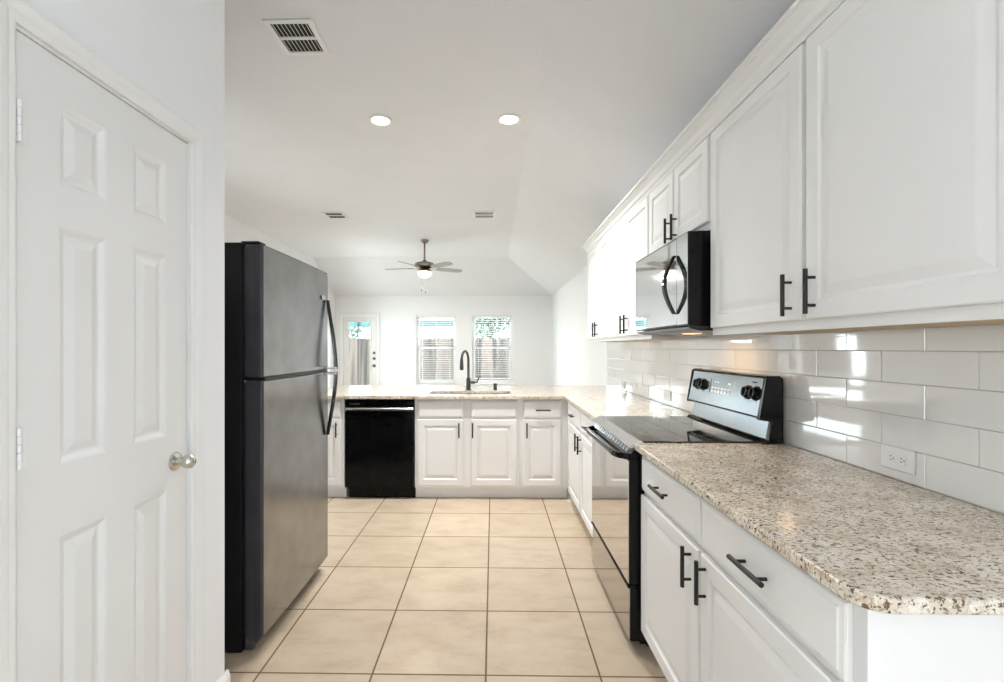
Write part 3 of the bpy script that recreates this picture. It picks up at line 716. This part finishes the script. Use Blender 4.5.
def patch(b, y0, y1, t0, t1, w=.0007): b.face([on_panel(y0, t0, w), on_panel(y1, t0, w), on_panel(y1, t1, w), on_panel(y0, t1, w)])
patch(b, 2.556, 2.562, .060, .138)
b.build('display_edge', M['hole'], cp)
for (t0, t1, w_) in ((.066, .078, .018), (.088, .094, .022)):
    b = MB()
    for k in range(6): patch(b, 2.520-.034*k, 2.520-.034*k+w_, t0, t1)
    b.build('button_labels', M['mark'], cp)
b = MB()
for k in range(2): patch(b, 2.50-.03*k, 2.516-.03*k, .118, .124)
patch(b, 2.345, 2.375, .116, .126); b.build('display_digits', M['mark'], cp)
b = MB(); patch(b, 2.3125, 2.3145, .070, .138, .0006); b.build('display_line', M['mark'], cp)
b = MB()
for yc in (2.118, 2.182, 2.640, 2.704):
    for s_ in (-1, 1): patch(b, yc+s_*.018-.004, yc+s_*.018+.004, .058, .061)
patch(b, 2.125, 2.165, .145, .150)
b.build('knob_labels', M['hole'], cp)
for y in (RY0+.05, RY1-.05):
    for x in (.70, 1.20): MB().lathe([(.016, .0005), (.016, .012), (.008, .016), (.008, .036)], (x, y, 0), 'z', 12).build('foot', M['dust'], rg)

# ------------------------------------------------------------------ microwave
MY0, MY1, MZ0, MZ1 = 2.056, 2.812, 1.425, 1.846
mw = root('microwave', (1.07, (MY0+MY1)/2, MZ0), 'black over the range microwave with mirrored door, under the short wall cabinet', 'microwave')
b = MB(); b.box(.895, 1.275, MY0+.003, MY1-.003, MZ0, MZ1, .003); b.build('body', M['blackgloss'], mw)
MD = 2.180
d_ = MB().box(.8525, .8945, MD+.0015, MY1, MZ0+.006, MZ1-.002, .004).build('door', M['blackgloss'], mw, smooth=True)
MB().box(.850, .8523, MD+.003, MY1-.016, MZ0+.014, MZ1-.010, .001).build('door_glass', M['mirror'], d_)
cp = MB().box(.8525, .8945, MY0, MD-.0015, MZ0+.006, MZ1-.002, .004).build('control_panel', M['blackgloss'], mw, smooth=True)
MB().box(.850, .8523, MY0+.004, MD-.003, MZ0+.012, MZ1-.008, .001).build('panel_face', M['mirror'], cp)
# bowed handle
b = MB(); n = 20; loops = []
for k in range(n+1):
    s_ = k/n; z = 1.488+.272*s_; o_ = (.046*math.sin(PI*s_)); hw = .011+.006*math.sin(PI*s_); x = .8495-o_; y = MD+.012
    loops.append([(x, y-hw, z), (x-.013, y-hw*.7, z), (x-.013, y+hw*.7, z), (x, y+hw, z)])
b.rings(loops); b.build('handle', M['blackgloss'], d_, smooth=True)
b = MB(); b.prism([(.860, MZ0-.0005), (1.270, MZ0-.0005), (1.270, MZ0-.018), (.905, MZ0-.018), (.860, MZ0-.006)], 'y', MY0+.006, MY1-.006)
vb = b.build('vent_plate', M['blacksatin'], mw)
for (x, y) in ((1.14, 2.22), (1.14, 2.65)):
    MB().box(x-.05, x+.05, y-.10, y+.10, MZ0-.0215, MZ0-.0185, .001).build('grease_filter', M['steel'], vb)
MB().box(1.00, 1.06, 2.39, 2.49, MZ0-.0215, MZ0-.0185).build('lamp_lens', M['hoodlens'], vb)
hl = area('cooktop_lamp', (1.03, 2.44, MZ0-.024), (0, 0, 0), .06, .10, HOOD_POWER, (1.0, .66, .38))

# ------------------------------------------------------------------ sink and faucet
sk = root('sink', ((SX0+SX1)/2, (SY0+SY1)/2, .70), 'undermount steel kitchen sink set in the granite peninsula', 'sink')
def rrect(x0, x1, y0, y1, r, z, n=5):
    out = []
    for cx, cy, a0 in ((x1-r, y1-r, 0), (x0+r, y1-r, PI/2), (x0+r, y0+r, PI), (x1-r, y0+r, 3*PI/2)):
        for k in range(n+1):
            t = a0+PI/2*k/n; out.append((cx+r*math.cos(t), cy+r*math.sin(t), z))
    return out
zr = ZK0-.001; e = .004
b = MB(); b.rings([rrect(SX0-.02, SX1+.02, SY0-.02, SY1+.02, .03, zr), rrect(SX0-e, SX1+e, SY0-e, SY1+e, .03, zr), rrect(SX0+.002, SX1-.002, SY0+.002, SY1-.002, .04, .70), rrect(SX0+.03, SX1-.03, SY0+.03, SY1-.03, .05, .682)], False, True)
b.build('basin', M['steel'], sk, smooth=True)
MB().lathe([(.001, .683), (.045, .683), (.045, .686), (.03, .684), (.001, .684)], ((SX0+SX1)/2, (SY0+SY1)/2, 0), 'z', 24, False).build('drain', M['steel'], sk, smooth=True)
FX, FY = -.247, 4.640
fa = root('faucet', (FX, FY, ZK1), 'dark gooseneck pull down faucet behind the sink', 'faucet')
MB().lathe([(.001, .0005), (.030, .0005), (.030, .006), (.024, .012), (.022, .10), (.020, .12), (.001, .12)], (FX, FY, ZK1), 'z', 24, False).build('base', M['bronze'], fa, smooth=True)
b = MB(); path = [(FX, FY, ZK1+.118), (FX, FY, ZK1+.29)]
dv = Vector((-.33, -.94, 0)).normalized(); R_ = .085
for k in range(1, 15):
    t = PI*k/14*.98; p = Vector((FX, FY, ZK1+.30))+dv*(R_-R_*math.cos(t))+Vector((0, 0, R_*math.sin(t))); path.append(tuple(p))
b.tube(path, .0125, 14); b.build('spout', M['bronze'], fa, smooth=True)
pe = Vector(path[-1]); b = MB(); b.tube([tuple(pe+Vector((0, 0, .012))), tuple(pe-Vector((0, 0, .02))), tuple(pe-Vector((0, 0, .075))), tuple(pe-Vector((0, 0, .10)))], [.014, .0165, .020, .018], 14)
b.build('spray_head', M['bronze'], fa, smooth=True)
b = MB(); b.tube([(FX+.018, FY, ZK1+.075), (FX+.065, FY, ZK1+.075)], .015, 12); b.tube([(FX+.055, FY, ZK1+.075), (FX+.085, FY-.005, ZK1+.078), (FX+.105, FY-.01, ZK1+.125)], [.009, .009, .006], 10); b.build('lever', M['bronze'], fa, smooth=True)
ag = MB(); ag.lathe([(.001, .0005), (.023, .0005), (.023, .004), (.019, .006), (.019, .056), (.016, .064), (.001, .066)], (.020, 4.66, ZK1), 'z', 20, False)
tag(ag.build('air_gap_cap', M['bronze'], smooth=True), 'short dark cylindrical air gap cap to the right of the faucet', 'faucet accessory')

# ------------------------------------------------------------------ ceiling fixtures
def can(x, y, label):
    r = root('recessed_light', (x, y, ZC), label, 'recessed light', 'recessed ceiling lights')
    MB().lathe([(.095, -.0005), (.095, -.004), (.088, -.009), (.070, -.009), (.066, -.0045), (.066, -.0005)], (x, y, ZC), 'z', 36).build('trim_ring', M['plastic'], r, smooth=True)
    MB().lathe([(.001, -.0035), (.0655, -.0035), (.0655, -.0008), (.001, -.0008)], (x, y, ZC), 'z', 36, False).build('lens', M['lens'], r)
    area('downlight', (x, y, ZC-.012), (0, 0, 0), .12, .12, CAN_POWER, (1, .985, .97), 'DISK', 2.3)
can(*CAN_POS[0], 'lit round recessed ceiling light nearer the refrigerator side')
can(*CAN_POS[1], 'lit round recessed ceiling light nearer the wall cabinets, by the ceiling crease')

def vent(x0, x1, y0, y1, label):
    r = root('ceiling_vent', ((x0+x1)/2, (y0+y1)/2, ZC), label, 'air vent', 'ceiling air vents')
    fw = .028; b = MB(); z0, z1 = ZC-.010, ZC-.0008; ym = (y0+y1)/2
    b.box(x0, x0+fw, y0, y1, z0, z1, .002); b.box(x1-fw, x1, y0, y1, z0, z1, .002); b.box(x0+fw, x1-fw, y0, y0+fw, z0, z1, .002); b.box(x0+fw, x1-fw, y1-fw, y1, z0, z1, .002)
    b.box(x0+fw, x1-fw, ym-.010, ym+.010, z0, z1, .002); b.build('frame', M['plastic'], r)
    b = MB(); n = 9; st = (x1-x0-2*fw)/n
    for half in ((y0+fw, ym-.010), (ym+.010, y1-fw)):
        for k in range(n):
            xx = x0+fw+st*(k+.5)
            b.rings([[(xx-st*.30, y, z1), (xx-st*.22, y, z1), (xx+st*.14, y, z0+.001), (xx+st*.06, y, z0+.001)] for y in half])
    b.build('louvers', M['plastic'], r)
    MB().box(x0+fw, x1-fw, y0+fw, y1-fw, ZC-.0022, ZC-.0007).build('duct', M['hole'], r)
vent(-1.222, -.962, 2.448, 2.742, 'large white louvered ceiling vent nearest the viewer, above the refrigerator')
vent(-2.20, -1.93, 5.935, 6.225, 'small white ceiling vent farther back, left of the ceiling fan')
vent(-.262, .028, 5.925, 6.24, 'small white ceiling vent farther back, right of the ceiling fan')

# ------------------------------------------------------------------ ceiling fan
CX, CY = -1.105, 7.5
fan = root('ceiling_fan', (CX, CY, ZC), 'five blade ceiling fan with lit bowl hanging in the living room', 'ceiling fan')
MB().lathe([(.001, -.0005), (.068, -.0005), (.068, -.012), (.050, -.045), (.022, -.062), (.001, -.062)], (CX, CY, ZC), 'z', 28, False).build('canopy', M['fannickel'], fan, smooth=True)
MB().tube([(CX, CY, ZC-.06), (CX, CY, 2.735)], .0145, 12).build('downrod', M['fannickel'], fan, smooth=True)
MB().lathe([(.001, 2.745), (.03, 2.745), (.036, 2.722), (.095, 2.712), (.150, 2.695), (.160, 2.665), (.150, 2.635), (.10, 2.622), (.07, 2.605), (.001, 2.605)], (CX, CY, 0), 'z', 32, False).build('motor_housing', M['fannickel'], fan, smooth=True)
MB().lathe([(.001, 2.604), (.075, 2.604), (.11, 2.585), (.122, 2.562), (.118, 2.555), (.001, 2.555)], (CX, CY, 0), 'z', 28, False).build('light_fitter', M['fannickel'], fan, smooth=True)
MB().lathe([(.105, 2.5545), (.112, 2.545), (.107, 2.518), (.086, 2.488), (.050, 2.468), (.001, 2.462)], (CX, CY, 0), 'z', 28, False).build('light_bowl', M['bowl'], fan, smooth=True)
for k in range(5):
    a = math.radians(28+72*k); ca, sa = math.cos(a), math.sin(a); pt = math.radians(-13)
    def B(r, s_, h): # r along blade, s across, h up
        z = 2.612+h*math.cos(pt)+s_*math.sin(pt); s2 = s_*math.cos(pt)-h*math.sin(pt)
        return (CX+ca*r-sa*s2, CY+sa*r+ca*s2, z)
    outline = [(.20, -.045), (.24, -.058), (.40, -.066), (.58, -.069), (.635, -.055), (.660, -.02), (.660, .02), (.635, .055), (.58, .069), (.40, .066), (.24, .058), (.20, .045)]
    b = MB(); b.rings([[B(r, s_, h) for r, s_ in outline] for h in (0, .007)]); bl = b.build('blade', M['blade'], fan)
    b = MB(); b.rings([[B(r, s_, h) for r, s_ in ((.10, -.02), (.20, -.016), (.27, -.035), (.28, 0), (.27, .035), (.20, .016), (.10, .02))] for h in (-.007, -.0008)]); b.build('blade_iron', M['fannickel'], bl)
for (dx, dy, zl) in ((-.03, -.09, 2.235), (.03, -.10, 2.20)):
    b = MB(); b.tube([(CX+dx, CY+dy, 2.57), (CX+dx, CY+dy, zl+.05)], .0018, 6); ch = b.build('pull_chain', M['fannickel'], fan)
    MB().lathe([(.001, .052), (.006, .048), (.009, .02), (.007, .002), (.001, 0)], (CX+dx, CY+dy, zl), 'z', 12, False).build('chain_fob', M['fannickel'], ch, smooth=True)
area('fan_lamp', (CX, CY, 2.456), (0, 0, 0), .20, .20, FAN_POWER, (1, .92, .80), 'DISK')

# ------------------------------------------------------------------ outside
struct(MB().box(-16, 14, -18, 30, -.25, -.12).build('ground', M['concrete']), 'pale sunlit patio and yard outside the windows', 'ground')
fe = root('yard_fence', (-2, 15.5, -.12), 'weathered brown wooden privacy fence outside the back door and windows', 'fence')
x = -9.0; k = 0
b = MB()
while x < 6.5:
    h = 1.66+random.uniform(-.012, .012)
    b.prism([(x, -.11), (x+.1445, -.11), (x+.1445, h-.03), (x+.12, h), (x+.024, h), (x, h-.03)], 'y', 15.5+random.uniform(0, .006), 15.519+random.uniform(0, .006)); x += .145
b.build('pickets', M['fence'], fe)
for z in (.25, .85, 1.40): MB().box(-9, 6.5, 15.527, 15.565, z, z+.09).build('rail', M['fence'], fe)
pc = root('patio_awning', (-2.4, 12.6, -.12), 'teal painted patio beam on a thin black post outside the back door', 'awning')
MB().box(-4.6, -.90, 12.50, 12.62, 1.90, 2.085, .004).build('beam', M['teal'], pc)
for px in (-3.62,): MB().box(px-.018, px+.018, 12.44, 12.476, -.119, 2.05).build('post', M['blackpost'], pc)
MB().box(-3.64, -3.60, 12.477, 12.4995, 1.95, 2.04).build('bracket', M['blackpost'], pc)

def tree(x, y, h, rad, label, n):
    t = root('leafy_tree', (x, y, -.12), label, 'tree', 'trees beyond the fence')
    b = MB(); b.tube([(x, y, -.115), (x+.05, y, h*.35), (x-.05, y+.05, h*.75)], [.14, .11, .05], 10); b.build('trunk', M['bark'], t, smooth=True)
    b = MB()
    cl = [(x+random.gauss(0, rad*.55), y+random.gauss(0, rad*.5), h*.62+random.gauss(0, rad*.42)) for _ in range(18)]
    for i in range(n):
        c = cl[i % 18]; p = Vector(c)+Vector([random.gauss(0, rad*.26) for _ in range(3)])
        u = Vector([random.gauss(0, 1) for _ in range(3)]).normalized(); w_ = u.orthogonal().normalized()*random.uniform(.03, .06); u *= random.uniform(.06, .11)
        b.face([tuple(p-u), tuple(p+w_), tuple(p+u), tuple(p-w_)])
    b.build('foliage', M['leaf'], t, keep=True)
tree(-.1, 19.0, 4.2, 1.25, 'leafy green tree beyond the fence, seen through the right window', 3500)
tree(-6.6, 21.0, 4.0, 1.2, 'leafy green tree beyond the fence, far left past the back door', 1500)
